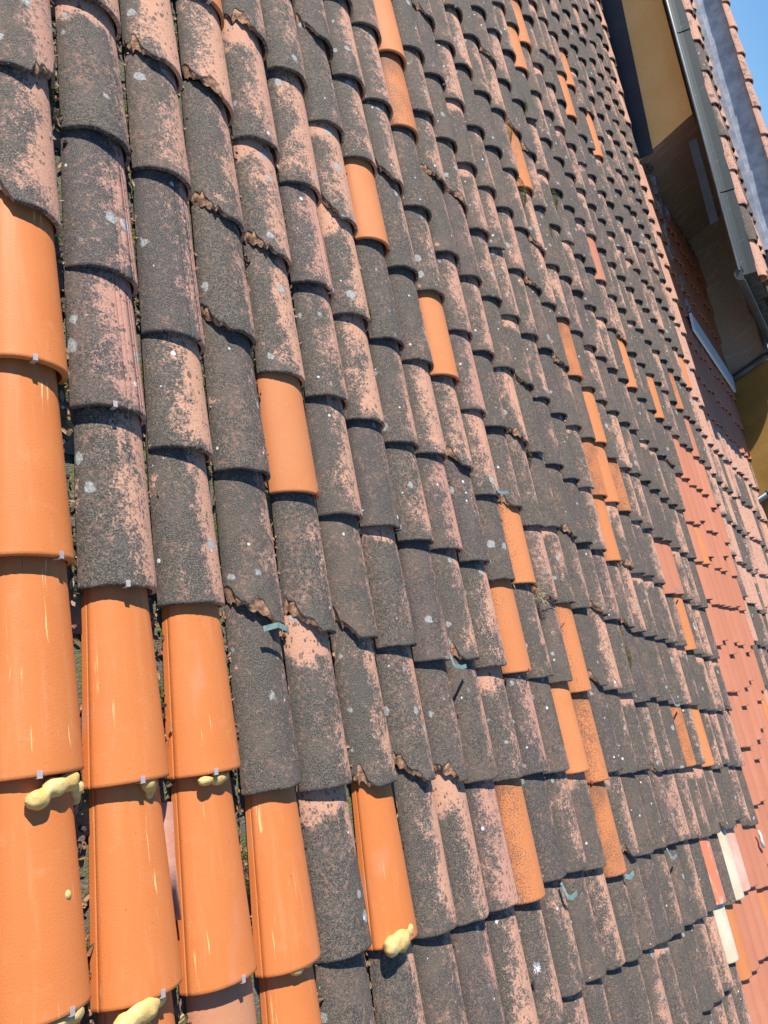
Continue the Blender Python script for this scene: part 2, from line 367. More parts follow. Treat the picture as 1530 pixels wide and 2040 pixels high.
# ------------------------------------------------------------------ ground
g = simple('yard_ground', (0.14, 0.13, 0.11), (0.20, 0.18, 0.15), .6, .95, .1)
gb = MB(); gb.piece([(-300, -300, -8), (300, -300, -8), (300, 300, -8), (-300, 300, -8)], [(0, 1, 2, 3)]); gb.build('ground', g, kind='structure')

# ------------------------------------------------------------------ the tiled roof
ROWS = {
    -2: '8.034w 7.638w 7.226w 6.829w 6.417w 6.002w 5.603w 5.205w 4.811w 4.404w 3.998w 3.600w 3.195w 2.800w 2.385w 1.976r 1.561w 1.157w 0.763w 0.401w 0.030w -0.388w -0.800w -1.203w -1.605n -2.019n -2.436n -2.832n -3.244n -3.656n',
    -1: '8.085b 7.673w 7.267w 6.866w 6.465w 6.049w 5.634w 5.223w 4.825w 4.409w 4.012r 3.617w 3.224w 2.817w 2.416w 2.004r 1.610w 1.197w 0.786w 0.424w 0.051w -0.359w -0.782w -1.174w -1.588n -1.987n -2.385n -2.781n -3.198n -3.592n',
    0: '8.116w 7.702w 7.285w 6.882w 6.482w 6.068w 5.672w 5.268w 4.873b 4.461w 4.053w 3.637w 3.226w 2.830w 2.417w 2.012w 1.618w 1.203w 0.809b 0.449b 0.078n -0.338n -0.752n -1.154n -1.547n -1.953n -2.359n -2.758n -3.164n -3.574n',
    1: '8.082w 7.681w 7.268w 6.857w 6.449w 6.047w 5.635w 5.227w 4.814w 4.410w 4.001w 3.602w 3.196w 2.803w 2.396w 1.987w 1.571w 1.171w 0.766w 0.377r 0.024r -0.390w -0.794n -1.191n -1.588n -1.984n -2.384n -2.778n -3.172n -3.576n',
    2: '8.349w 7.946b 7.553w 7.138w 6.740w 6.333w 5.925w 5.523w 5.119w 4.725w 4.327w 3.930w 3.529w 3.133w 2.739w 2.340w 1.936w 1.542w 1.134b 0.765w 0.278r -0.032w -0.420w -0.805n -1.235n -1.646d -2.053d -2.467d -2.864d -3.272d -3.688d',
    3: '8.029w 7.628w 7.225w 6.820w 6.404r 6.004w 5.597w 5.182w 4.766w 4.364w 3.948w 3.548w 3.149w 2.746w 2.344w 1.929w 1.521a 1.152b 0.728b 0.359b -0.052w -0.468b -0.873w -1.271n -1.664n -2.069n -2.479n -2.885n -3.299n -3.701n',
    4: '8.030w 7.618w 7.225w 6.819w 6.405w 5.990w 5.586r 5.187w 4.793w 4.386w 3.975w 3.573w 3.169w 2.763w 2.363w 1.962w 1.556b 1.115w 0.698b 0.289w -0.083a -0.489b -0.899w -1.305w -1.712w -2.115w -2.515w -2.917w -3.322w -3.717w',
    5: '8.063w 7.652w 7.237r 6.828b 6.430w 6.017r 5.622r 5.213w 4.796w 4.379w 3.969w 3.575w 3.166w 2.754w 2.342w 1.943w 1.535w 1.061w 0.675r 0.270w -0.124w -0.506b -0.927b -1.340n -1.753w -2.163w -2.558r -2.972w -3.374w -3.781w',
    6: '8.324w 7.915w 7.505w 7.108w 6.697r 6.295w 5.897r 5.500w 5.095w 4.684w 4.285w 3.879w 3.479w 3.071w 2.665w 2.250w 1.845b 1.440w 1.027b 0.635w 0.238w -0.138r -0.532w -0.951b -1.374w -1.789w -2.189w -2.604w -3.018w -3.421w -3.832w',
    7: '8.290w 7.892w 7.498w 7.103b 6.701w 6.290w 5.883w 5.476w 5.070w 4.657w 4.254w 3.841w 3.433w 3.020w 2.623w 2.221w 1.794w 1.400w 1.036a 0.613w 0.199w -0.166w -0.584r -0.981b -1.397w -1.792r -2.198w -2.596w -3.013w -3.419w -3.815w',
    8: '8.266w 7.864w 7.448w 7.045w 6.651w 6.252r 5.858r 5.461w 5.064w 4.653r 4.244w 3.844w 3.435w 3.039w 2.623b 2.219w 1.814w 1.420b 1.001w 0.588w 0.198w -0.177r -0.588b -1.003w -1.413r -1.819w -2.229w -2.628w -3.028r -3.441w -3.852r',
    9: '8.253w 7.852w 7.457w 7.051w 6.649w 6.243w 5.846w 5.430w 5.036w 4.642w 4.241w 3.839w 3.439w 3.045b 2.643a 2.224a 1.811a 1.393w 0.974w 0.581a 0.185b -0.209r -0.620b -1.030w -1.445a -1.849w -2.244w -2.646b -3.043w -3.455b -3.871w',
    10: '8.039w 7.624w 7.218w 6.807w 6.406w 6.003w 5.608w 5.206w 4.806r 4.408w 4.014w 3.604w 3.210w 2.811r 2.404w 2.029w 1.655b 1.258w 0.861w 0.480r 0.093w -0.272w -0.651a -1.038r -1.425r -1.812w -2.214w -2.612w -3.016w -3.422w -3.819w',
    11: '8.013w 7.609w 7.199w 6.802w 6.396w 6.001w 5.591w 5.178w 4.771b 4.377w 3.976w 3.575r 3.171w 2.773b 2.385r 1.997w 1.631b 1.221r 0.827w 0.449w 0.071b -0.277a -0.680w -1.062w -1.443w -1.832w -2.226w -2.624w -3.038w -3.448w -3.843w',
    12: '8.015w 7.618w 7.216w 6.808w 6.395w 5.981w 5.565w 5.166w 4.764w 4.366w 3.955r 3.553w 3.147w 2.749w 2.368w 1.969w 1.575w 1.191w 0.806w 0.424b 0.005w -0.345b -0.710b -1.095a -1.480w -1.860w -2.257w -2.662w -3.078w -3.491r -3.906w',
    13: '8.062r 7.660b 7.248w 6.842w 6.433w 6.023w 5.608w 5.196w 4.779w 4.376w 3.967r 3.562w 3.160w 2.743w 2.331w 1.939w 1.559b 1.160w 0.776b 0.405b 0.023w -0.349w -0.764a -1.164a -1.556a -1.895w -2.297w -2.698w -3.103w -3.513w',
    14: '8.374w 7.977b 7.574w 7.181w 6.779w 6.373w 5.956w 5.558w 5.143w 4.738w 4.340w 3.932w 3.521w 3.108w 2.699w 2.320w 1.911w 1.522w 1.128w 0.756w 0.382r -0.004b -0.371b -0.754b -1.149r -1.525b -1.913w -2.314w -2.709w -3.104w -3.507r',
    15: '8.379w 7.963w 7.555w 7.156w 6.755w 6.341w 5.935w 5.532r 5.129w 4.718w 4.304w 3.891w 3.485w 3.099b 2.714w 2.288w 1.882w 1.494b 1.107r 0.715r 0.338w -0.016r -0.403b -0.781w -1.185w -1.560w -1.945r -2.358w -2.774w -3.188w -3.592w',
    16: '8.305w 7.894w 7.483w 7.088b 6.680b 6.283r 5.888w 5.491w 5.094w 4.698w 4.294w 3.881b 3.471w 3.077w 2.691b 2.270a 1.842b 1.471w 1.067b 0.691w 0.320b -0.037w -0.423r -0.810w -1.200w -1.579w -1.972w -2.369w -2.767w -3.167w -3.562w',
    17: '8.328w 7.933w 7.532w 7.122w 6.711w 6.316w 5.901w 5.484w 5.080w 4.670w 4.268w 3.861w 3.458w 3.057w 2.650b 2.239b 1.818w 1.448w 1.063a 0.662w 0.307a -0.083a -0.464b -0.872r -1.241b -1.600r -1.989w -2.385w -2.790r -3.199w -3.598w',
    18: '8.286w 7.884r 7.489w 7.074w 6.671w 6.265w 5.849r 5.444w 5.049w 4.650w 4.255w 3.846w 3.463a 3.038b 2.625w 2.205w 1.822w 1.430r 1.042w 0.677a 0.294a -0.114b -0.489w -0.863w -1.256w -1.627w -2.018w -2.413w -2.811b -3.228w -3.626w',
    19: '8.294w 7.900w 7.492w 7.083w 6.668w 6.261w 5.858w 5.446w 5.044w 4.649w 4.244w 3.835a 3.406w 3.004w 2.585r 2.179b 1.801w 1.397r 1.009w 0.614b 0.266a -0.131w -0.516w -0.894w -1.280w -1.657w -2.039w -2.433w -2.849w -3.248w -3.655w',
    20: '8.263w 7.848w 7.446w 7.051w 6.647w 6.250w 5.854w 5.445r 5.045w 4.641w 4.242w 3.797w 3.368w 2.967w 2.560w 2.167w 1.770r 1.382w 0.986w 0.587w 0.226w -0.135r -0.537w -0.926w -1.294a -1.695w -2.056G -2.363C -2.759w -3.172R -3.588R',
    21: '8.189w 7.785w 7.383w 6.981w 6.572w 6.177w 5.782r 5.372w 4.955w 4.550w 4.075w 3.757w 3.362w 2.945r 2.556r 2.151r 1.751w 1.358w 0.954w 0.585w 0.197w -0.173w -0.559w -0.949w -1.313w -1.715w -2.112w -2.515a -2.909R -3.320R -3.724R',
    22: '8.205w 7.789r 7.379w 6.974w 6.572w 6.157w 5.748w 5.344w 4.944w 4.550w 4.174w 3.740w 3.332w 2.924w 2.524w 2.138R 1.737w 1.339w 0.944b 0.566w 0.153r -0.233R -0.583w -0.967b -1.350a -1.737b -2.141C -2.535R -2.928R -3.338R -3.751R',
    23: '8.196w 7.797w 7.386w 6.974w 6.574w 6.175w 5.759w 5.362r 4.961w 4.566w 4.163w 3.728a 3.280b 2.893r 2.498r 2.092w 1.703b 1.327a 0.911w 0.534w 0.155w -0.229R -0.613a -1.012w -1.395w -1.767w -2.144P -2.541R -2.943R -3.351R -3.753R',
    24: '8.176w 7.766r 7.372w 6.976w 6.560w 6.162w 5.754w 5.347w 4.936w 4.553r 4.169a 3.668w 3.280r 2.864r 2.465w 2.058w 1.681w 1.295w 0.892w 0.501w 0.122w -0.259w -0.648w -1.032w -1.392w -1.752w -2.167R -2.582R -2.988R -3.390a -3.785R',
    25: '8.122w 7.717w 7.321w 6.923w 6.515w 6.107w 5.704w 5.309w 4.907w 4.490w 4.073w 3.656b 3.238w 2.843w 2.433w 2.023w 1.651w 1.250w 0.874w 0.480w 0.101w -0.300w -0.671w -1.056w -1.431r -1.827w -2.228R -2.634a -3.037a -3.432a -3.846a',
    26: '8.132r 7.729w 7.313w 6.919w 6.512r 6.099w 5.691w 5.295w 4.894w 4.504w 4.156b 3.706a 3.236w 2.798w 2.411w 2.025w 1.621w 1.233a 0.835b 0.464w 0.079w -0.307w -0.692w -1.078b -1.463w -1.865w -2.265R -2.676R -3.083R -3.492a -3.907R',
    27: '8.100w 7.694w 7.277w 6.882w 6.476w 6.080w 5.669w 5.274w 4.902w 4.467w 4.032r 3.597w 3.196w 2.772w 2.372w 1.986w 1.603w 1.211w 0.801w 0.392R 0.064R -0.236R -0.598R -0.949R -1.355R -1.765R -2.169R -2.563a -2.970a -3.382R -3.786a',
    28: '8.100w 7.706w 7.305w 6.906w 6.499w 6.103w 5.693w 5.296w 4.826w 4.410w 3.995w 3.579w 3.169w 2.760w 2.368w 1.963w 1.585w 1.175r 0.791R 0.393R 0.060a -0.273R -0.562R -0.962R -1.376R -1.775R -2.184R -2.587R -2.988a -3.393R -3.790R',
    29: '8.072w 7.663w 7.250w 6.851w 6.438w 6.021w 5.624w 5.202w 4.794w 4.356w 3.918w 3.524w 3.130r 2.736w 2.343w 1.938w 1.538w 1.138r 0.761R 0.448R 0.136R -0.272R -0.673R -1.085R -1.495R -1.912R -2.313R -2.716a -3.115R -3.520a',
    30: '8.354w 7.955w 7.560w 7.158w 6.763w 6.362w 5.967r 5.569w 5.168w 4.782b 4.360w 3.965w 3.560w 3.155w 2.750w 2.308w 1.911w 1.518a 1.140w 0.762R 0.384R 0.053R -0.278R -0.582R -0.952R -1.369R -1.776R -2.186R -2.585a -2.993a -3.406a -3.800R',
    31: '8.399r 7.993w 7.599w 7.204w 6.801w 6.404w 6.011w 5.560w 5.141w 4.739w 4.364w 3.942w 3.519w 3.097w 2.710w 2.290w 1.895w 1.500w 1.105R 0.743R 0.390R 0.039R -0.284R -0.607R -0.909R -1.303R -1.700R -2.109R -2.504a -2.919a -3.332R -3.749a',
    32: '8.380w 7.980b 7.584w 7.180w 6.776b 6.371w 5.977w 5.535w 5.124w 4.736w 4.327w 3.918w 3.509w 3.101b 2.692w 2.261w 1.881w 1.502w 1.106w 0.648R 0.191R -0.267R -0.673R -1.088R -1.489R -1.900R -2.310R -2.725R -3.135R -3.529R',
    33: '8.007w 7.603w 7.206r 6.799w 6.392w 5.991w 5.556w 5.128w 4.720w 4.311w 3.903w 3.495w 3.087w 2.669w 2.250w 1.898a 1.466w 1.078w 0.707w 0.336R 0.021R -0.298R -0.617R -1.016R -1.432a -1.847R -2.246a -2.641a -3.056R -3.471a -3.873a',
    34: '8.022p 7.622p 7.218w 6.810p 6.407p 5.961p 5.508p 5.102p 4.696w 4.289p 3.883p 3.477p 3.071p 2.664p 2.258p 1.852p 1.446p 1.049p 0.633p 0.236p -0.165w -0.577p -0.982w -1.385p -1.790p -2.185p -2.583w -2.993w -3.402p -3.804w',
    35: '4.629p 4.234p 3.828p 3.423p 3.026p 2.631p 2.222p 1.813p 1.399p 1.000w 0.592w 0.186p -0.218p -0.615w -1.025w -1.429w -1.831w -2.232p -2.642w -3.052w -3.458w -3.860w',
    36: '4.632R 4.224R 3.820R 3.423R 3.010R 2.598R 2.192R 1.783R 1.371p 0.971p 0.577p 0.179w -0.218p -0.633w -1.040w -1.435p -1.829w -2.228p -2.637w -3.036p -3.440w -3.841p',
    37: '5.008R 4.597R 4.196R 3.792R 3.376R 2.976R 2.572R 2.166R 1.763R 1.368p 0.957w 0.550w 0.136w -0.276p -0.669w -1.071w -1.475w -1.876p -2.277p -2.681p -3.090w -3.503w',
    38: '5.000R 4.597R 4.186R 3.782R 3.374R 2.963R 2.552R 2.155R 1.759R 1.345p 0.933p 0.521w 0.107w -0.309w -0.703w -1.098w -1.506w -1.913p -2.324p -2.722p -3.127p -3.540w',
    39: '4.611R 4.215R 3.808R 3.397R 2.995R 2.591R 2.188R 1.783R 1.366p 0.972p 0.568p 0.169p -0.235p -0.638p -1.041p -1.456p -1.869w -2.269w -2.677p -3.091p -3.489p -3.888w',
    40: '4.997R 4.586R 4.187R 3.778R 3.363R 2.949R 2.551R 2.134R 1.733R 1.334p 0.939w 0.536p 0.124p -0.278p -0.672p -1.075p -1.489p -1.901w -2.303w -2.718p -3.135p -3.543p',
    41: '4.925R 4.525R 4.114R 3.715R 3.309R 2.914R 2.511R 2.115R 1.719R 1.320p 0.923w 0.529p 0.134p -0.277p -0.672w -1.078w -1.474p -1.879w -2.283w -2.694p -3.093p -3.501p',
    42: '4.963R 4.549R 4.141R 3.746R 3.344R 2.947R 2.542R 2.140R 1.741R 1.333p 0.938w 0.535p 0.127p -0.276p -0.680w -1.093w -1.497w -1.902w -2.314p -2.721w -3.118w -3.519p',
    43: '4.973R 4.557R 4.152R 3.751R 3.347R 2.945R 2.540R 2.137R 1.726R 1.315p 0.917p 0.503w 0.102w -0.295p -0.704p -1.100p -1.494w -1.909p -2.311w -2.719w -3.125p -3.529w',
    44: '4.889R 4.478R 4.077R 3.684R 3.288R 2.891R 2.477R 2.074R 1.673R 1.273p 0.867w 0.466w 0.061p -0.347p -0.754w -1.170p -1.565p -1.964w -2.379p -2.791p -3.189w -3.594p',
    45: '4.930R 4.524R 4.112R 3.700R 3.291R 2.895R 2.487R 2.086R 1.676R 1.267p 0.864p 0.447p 0.036p -0.371p -0.786p -1.201p -1.595w -1.996w -2.400p -2.800w -3.196p -3.598p',
    46: '4.898R 4.496R 4.091R 3.675R 3.273R 2.879R 2.475R 2.072R 1.674R 1.275w 0.869p 0.469p 0.064w -0.344w -0.747w -1.157p -1.558w -1.965p -2.365w -2.773p -3.175p -3.587w',
}

PIT = 0.21
roof = link('tiled_house', None, label='house whose large sloping roof of dark lichened clay tiles is patched with orange ones', cat='house')
roof.rotation_euler = (PITCH, 0, 0)
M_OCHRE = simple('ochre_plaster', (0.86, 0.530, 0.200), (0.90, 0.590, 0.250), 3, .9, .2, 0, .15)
M_OCHRE_SHADE = simple('shaded_ochre_plaster', (0.23, 0.128, 0.033), (0.33, 0.190, 0.055), 2.5, .92, .15, 0, .3)  # darker copy of the ochre plaster, with shade put into the colour
db = MB()
def lbox(mb, x0, x1, y0, y1, z0, z1): mb.box(x0, x1, y0, y1, z0, z1)     # in the roof's own frame
lbox(db, -0.62, 7.53, -3.95, 8.6, -.16, -.045); lbox(db, 7.53, 9.79, -3.95, 4.88, -.161, -.046)
db.build('roof_deck', M_MORTAR, roof)
hw = MB(); hw.prism(-0.4, 7.4, [(-3.3, -7.99), (7.9, -7.99), (W(0, 8.5, -.2)[1]-.1, W(0, 8.5, -.2)[2]-.05), (-3.3, W(0, -3.55, -.2)[2])])
ho = hw.build('wall', M_OCHRE_SHADE, roof); ho.matrix_parent_inverse = Matrix.Rotation(-PITCH, 4, 'X')

rng = random.Random(3)
camR = np.array(CAM_R); camC = np.array(CAM_C)
def pix(p):
    c = camR @ (np.array(p) - camC)
    if c[2] < .1: return None
    return 765 + CAM_F*c[0]/c[2], 1020 + CAM_F*c[1]/c[2], c[2]
CUSTOM = {}        # (col, nth) -> tile object, for hooks
tiles = []
for i, s in ROWS.items():
    cu = (i+.5)*PIT
    up = None
    for tok in s.split():
        w, t = float(tok[:-1]), tok[-1]
        ysc = max(1.0, ((up - w) + .055)/.465) if up is not None else 1.0; up = w
        if i >= 35 and w > 4.45: continue
        key = CODE[t]; var = rng.choice(VAR[key])
        u = cu + rng.uniform(-.004, .004); yaw = math.radians(rng.gauss(0, .45)); roll = math.radians(rng.gauss(0, .9)); tilt = math.radians(rng.gauss(0, .22))
        if t in 'nR': yaw *= .5; roll *= .5
        q = pix((u, w+.2, .07)); vis = 0
        if q and -60 < q[0] < 1590 and -90 < q[1] < 2130: vis = 1/q[2]**2*(1 if i < 36 or w < 3 else .2)
        tiles.append([key, var, i, u, w, yaw, roll, tilt, vis, rng.random(), ysc])
bykey = {}
for t in tiles: bykey.setdefault(t[0], []).append(t)
PLACED = []
for key, L in bykey.items():
    L.sort(key=lambda t: -t[8]); rest = []
    for k, (key, var, i, u, w, yaw, roll, tilt, vis, sd, ysc) in enumerate(L):
        M = Matrix.Translation((u, w, rng.uniform(0, .003))) @ Matrix.Rotation(yaw, 4, 'Z') @ Matrix.Rotation(roll, 4, 'Y') @ Matrix.Rotation(tilt, 4, 'X') @ Matrix.Diagonal((1, ysc, 1, 1))
        if vis > 0 and k < 300:
            o = link(key, var[1], roof); o.matrix_local = M
            if key in LABEL: o['label'] = LABEL[key]
            PLACED.append((o, u, w, key))
        else: rest.append((var, M, sd))
    if rest: joined(key, rest, roof)
def nearest(u, w):
    return min(PLACED, key=lambda p: (p[1]-u)**2 + (p[2]-w)**2)[0]

# channel tiles between the cover tiles
def chan(L=.47, wl=.165, wu=.150, d=.040, ns=8):
    V, F = [], []
    for y, wd in ((0, wu), (.235, (wl+wu)/2), (L, wl)):
        for inset in (0, .013):
            for k in range(ns+1):
                t = math.pi*(k/ns); V.append((-math.cos(t)*(wd/2-inset*.3), y, d - math.sin(t)*(d+.012) + inset + (.012 if y < .1 else 0)))
    n = ns+1
    for j in range(2):
        for k in range(ns):
            F.append((j*2*n+k, (j+1)*2*n+k, (j+1)*2*n+k+1, j*2*n+k+1)); F.append((j*2*n+n+k, j*2*n+n+k+1, (j+1)*2*n+n+k+1, (j+1)*2*n+n+k))
    F += [(k, k+1, n+k+1, n+k) for k in range(ns)]
    return V, F
cv, cf = chan(); CH = mesh('channel_tile', cv, cf, [M_CHAN], smooth=[True]*len(cf)); CHP = mesh('channel_tile', cv, cf, [M_PINK], smooth=[True]*len(cf))
crest = MB()
for i in range(-2, 36):
    w = -3.8 + rng.random()*.3
    while w < 8.1:
        q = pix((i*PIT, w+.2, 0))
        if i <= 9 and q and -40 < q[0] < 1100 and -150 < q[1] < 2150: link('channel_tile', CH, roof, (i*PIT+rng.uniform(-.006, .006), w, -.010))
        else: crest.piece([Vector(p)+Vector((i*PIT, w, -.010)) for p in cv], cf)
        w += .40
for i in range(36, 47):
    w = -3.8
    while w < 4.5: crest.piece([Vector(p)+Vector((i*PIT, w, -.010)) for p in cv], cf); w += .40
crest.build('channel_tile', M_CHAN, roof, kind='stuff')
o = link('channel_tile', CHP, roof, (.375, -1.085, -.012), label='dusty pink channel tile laid loose in the gap'); o.scale = (.55, .5, .8)

# yellow foam squeezed out under the lips
def blob(name, balls, parent, mat, label=None, vox=.0045):
    mb = MB(); me0 = None
    import bmesh
    bm = bmesh.new()
    for c, r, sc in balls:
        ret = bmesh.ops.create_icosphere(bm, subdivisions=3, radius=r)
        for v in ret['verts']:
            d = v.co.normalized(); f = .86 + .07*math.sin(d.x*5+c[0]*90) * math.sin(d.y*6+c[1]*70) + .03*math.sin(d.z*13+d.x*11) + .03*math.sin(d.y*27+d.x*19)
            v.co = Vector((v.co.x*sc[0]*f, v.co.y*sc[1]*f, v.co.z*sc[2]*f)) + Vector(c)
    me = bpy.data.meshes.new(name); bm.to_mesh(me); bm.free()
    tmp = bpy.data.objects.new('tmp', me); col.objects.link(tmp)
    md = tmp.modifiers.new('r', 'REMESH'); md.mode = 'VOXEL'; md.voxel_size = vox
    ms = tmp.modifiers.new('s', 'SMOOTH'); ms.factor = .5; ms.iterations = 2
    dg = bpy.context.evaluated_depsgraph_get(); res = bpy.data.meshes.new_from_object(tmp.evaluated_get(dg))
    bpy.data.objects.remove(tmp); res.name = name; res.materials.clear(); res.materials.append(mat)
    res.polygons.foreach_set('use_smooth', [True]*len(res.polygons)); return link(name, res, parent, label=label)
R1 = (1, 1, 1)
blob('foam_bead', [((.078, -.792, .074), .021, (1.3, 1, 1)), ((.115, -.775, .072), .022, (1.4, 1, .95)), ((.150, -.768, .060), .023, (1.1, 1.1, 1)), ((.178, -.785, .040), .020, R1), ((.183, -.806, .030), .014, R1)], roof, M_FOAM, 'long bent bead of yellow foam under a clean orange tile')
blob('foam_bead', [((.325, -.800, .070), .019, (1, 1, .9)), ((.340, -.806, .058), .017, R1), ((.334, -.822, .060), .012, R1)], roof, M_FOAM)
blob('foam_bead', [((.480, -.818, .070), .016, (1.6, .8, .9)), ((.520, -.818, .066), .020, (1.4, .9, .9)), ((.548, -.815, .052), .017, R1)], roof, M_FOAM)
blob('foam_bead', [((1.085, -1.332, .074), .031, (1.15, 1, .85)), ((1.125, -1.330, .072), .034, (1.2, 1.05, .85)), ((1.165, -1.315, .068), .026, R1), ((1.19, -1.300, .055), .017, R1)], roof, M_FOAM, 'fat round bead of yellow foam under an orange tile')
blob('foam_bead', [((.715, -1.272, .068), .018, (1.5, .9, .9)), ((.755, -1.265, .066), .020, (1.2, 1, .9)), ((.785, -1.252, .052), .017, (1, 1.3, 1)), ((.795, -1.272, .040), .013, R1)], roof, M_FOAM)
blob('foam_bead', [((.245, -1.212, .074), .024, (1.4, .9, .9)), ((.285, -1.204, .072), .030, (1.3, 1, .9)), ((.325, -1.198, .060), .022, R1)], roof, M_FOAM)
blob('foam_bead', [((.105, -1.165, .070), .018, (1.3, .9, .9)), ((.140, -1.160, .064), .022, (1.2, 1, 1)), ((.165, -1.148, .050), .015, R1)], roof, M_FOAM)
blob('foam_bead', [((.134, -.965, .071), .009, (1, 1.2, .7))], roof, M_FOAM, 'small dab of yellow foam on a clean orange tile', .003)

# hooks at the lips (children of their tile)
hk = MB(); V = []
pts = [(-.004, .002, 0), (.010, .003, 0)]
hb = [(-.006, -.003, -.020), (.006, -.003, -.020), (.006, .013, -.020), (-.006, .013, -.020)]
hk.box(-.005, .005, -.0018, .011, .0006, .0022); hk.box(-.005, .005, -.0034, -.0018, -.018, .0022)
HOOK = mesh('tile_hook', hk.V, hk.F, [M_CLIP]); HOOKR = mesh('tile_hook', hk.V, hk.F, [M_REDCLIP])
def hook(u, w, me, dx=0.0):
    t = nearest(u, w); x = u - t.location.x
    a = .0985; h = .085 if t.name.split('.')[0] != 'new_tile' else .086; x = max(-.085, min(.085, x)); z = h*(1-(abs(x)/a)**2.0)**(1/2.0)
    o = link('tile_hook', me, t, (x, 0, z), (0, math.atan2(x, .10)*.8, 0))
for u, w in ((.09, .075), (.138, -.337), (.078, -.746), (.298, -.782), (.499, -.80), (.291, -.382), (.284, .016), (.317, -1.186), (.125, -1.146), (.529, -1.162), (1.20, .66), (.726, 1.52)): hook(u, w, HOOK)
for u, w in ((.985, -.083), (2.06, -1.03), (1.64, .60), (2.04, .57), (2.73, -1.13), (2.94, -1.20), (2.20, -.62), (1.64, 1.20)): hook(u, w, HOOKR)
# small bright hooks on far ribbed tiles
for o, u, w, key in list(PLACED):
    if key == 'ribbed_tile' and u > 1.0 and rng.random() < .55: hook(u+.045, w, HOOK)

# verdigris straps sticking out below the lips
def strap(u, w, path, wd=.014):
    mb = MB(); L = [Vector((u+a, w+b, c)) for a, b, c in path]
    for k in range(len(L)-1):
        d = (L[k+1]-L[k]).normalized(); s = d.cross(Vector((0, 0, 1)))
        s = s.normalized() if s.length > .1 else Vector((1, 0, 0)); a = s*wd/2; t = d.cross(s).normalized()*.0012
        P = [L[k]-a-t, L[k]+a-t, L[k+1]+a-t, L[k+1]-a-t, L[k]-a+t, L[k]+a+t, L[k+1]+a+t, L[k+1]-a+t]; mb.hexa(P)
    mb.build('metal_strap', M_STRAP, roof)
strap(.735, -.475, [(-.045, -.008, .088), (-.005, .0, .102), (.035, -.008, .094), (.048, -.010, .088)])
strap(1.635, -.585, [(-.03, .02, .080), (-.022, -.022, .088), (.03, -.030, .086), (.075, -.026, .080)])
strap(2.215, .13, [(-.03, .02, .080), (-.02, -.022, .090), (.03, -.022, .088), (.08, -.012, .092)])
strap(2.20, -1.46, [(-.02, .02, .078), (-.012, -.03, .090), (.03, -.046, .088), (.08, -.040, .090)], .017)
strap(2.85, -1.58, [(-.02, .01, .082), (.025, -.005, .088), (.075, .002, .088)], .020)
strap(3.50, -1.62, [(-.03, .03, .08), (-.02, -.015, .090), (.03, -.030, .086), (.09, -.028, .086)])
strap(4.15, -.905, [(-.03, .03, .08), (-.02, -.02, .088), (.03, -.032, .086), (.09, -.028, .086)])
strap(4.79, -.205, [(-.02, .02, .08), (.0, -.012, .088), (.07, -.006, .086)])

# ------------------------------------------------------------------ loose stuff lying on the roof
def on_roof(mb): mb.V = [W(*p) for p in mb.V]; return mb
lit, crumb, soil, moss = MB(), MB(), MB(), MB()
r = random.Random(8)
def chip(mb, p, s, flat=.5):
    a = r.uniform(0, 6.28); ca, sa = math.cos(a), math.sin(a); n = r.choice((4, 5, 5)); V = []
    for z in (-1, 1):
        for k in range(n):
            t = 2*math.pi*k/n + r.uniform(-.25, .25); q = s*r.uniform(.6, 1)*(1 if z < 0 else .75)
            x, y = math.cos(t)*q, math.sin(t)*q*r.uniform(.5, .8); V.append((p[0]+x*ca-y*sa, p[1]+x*sa+y*ca, p[2]+z*s*flat*.5+r.uniform(-.1, .1)*s))
    F = [tuple(range(n-1, -1, -1)), tuple(range(n, 2*n))] + [(k, (k+1) % n, n+(k+1) % n, n+k) for k in range(n)]; mb.piece(V, F)
def leaf(mb, p, s):
    a = r.uniform(0, 6.28); ca, sa = math.cos(a), math.sin(a); tz = r.uniform(-.5, .5); V = []
    for f, wd in ((-1, .02), (-.4, .38), (.3, .34), (1, .02)):
        for e in (-1, 0, 1):
            x, y = f*s, e*wd*s; V.append((p[0]+x*ca-y*sa, p[1]+x*sa+y*ca, p[2]+tz*x*.5+abs(e)*wd*s*.5+.2*s*f*f))
    F = [(j*3+k, (j+1)*3+k, (j+1)*3+k+1, j*3+k+1) for j in range(3) for k in range(2)]; mb.piece(V, F)
for i in range(1, 13):
    dens = 1.0 if i < 6 else .6
    for k in range(int(620*dens)):
        w = r.uniform(-1.9, 3.2); u = i*PIT + max(-.018, min(.018, r.gauss(0, .011))); z = -.008 + abs(r.gauss(0, .011)); q = pix((u, w, z))
        if not q or not (-30 < q[0] < 1560 and -60 < q[1] < 2100): continue
        cl = math.sin(w*5.3+i*2.1) + math.sin(w*11.7+i*4.7)*.6
        if cl < -.25 and r.random() < .8: continue
        x = r.random()
        if x < .26: leaf(lit, (u, w, z+.006), r.uniform(.006, .016))
        elif x < .62: chip(crumb, (u, w, z), r.uniform(.004, .013))
        elif x < .86: chip(soil, (u, w, z), r.uniform(.005, .014), .8)
        else: leaf(lit, (u, w, z+.004), r.uniform(.006, .012))
def tuft(mb, u, w, n0, rad, num, h=.012):
    for k in range(num):
        a, q = r.uniform(0, 6.28), rad*math.sqrt(r.random()); x, y = u+math.cos(a)*q*.6, w+math.sin(a)*q*1.5; z = n0 + .35*rad*(1-(q/rad)**2)
        d = Vector((r.gauss(0, .6), r.gauss(0, .6), 1)).normalized()*h*r.uniform(.5, 1.1); t = Vector((r.gauss(0, 1), r.gauss(0, 1), 0)).normalized()*.0016
        p = Vector((x, y, z)); mb.piece([p-t, p+t, p+d], [(0, 1, 2)])
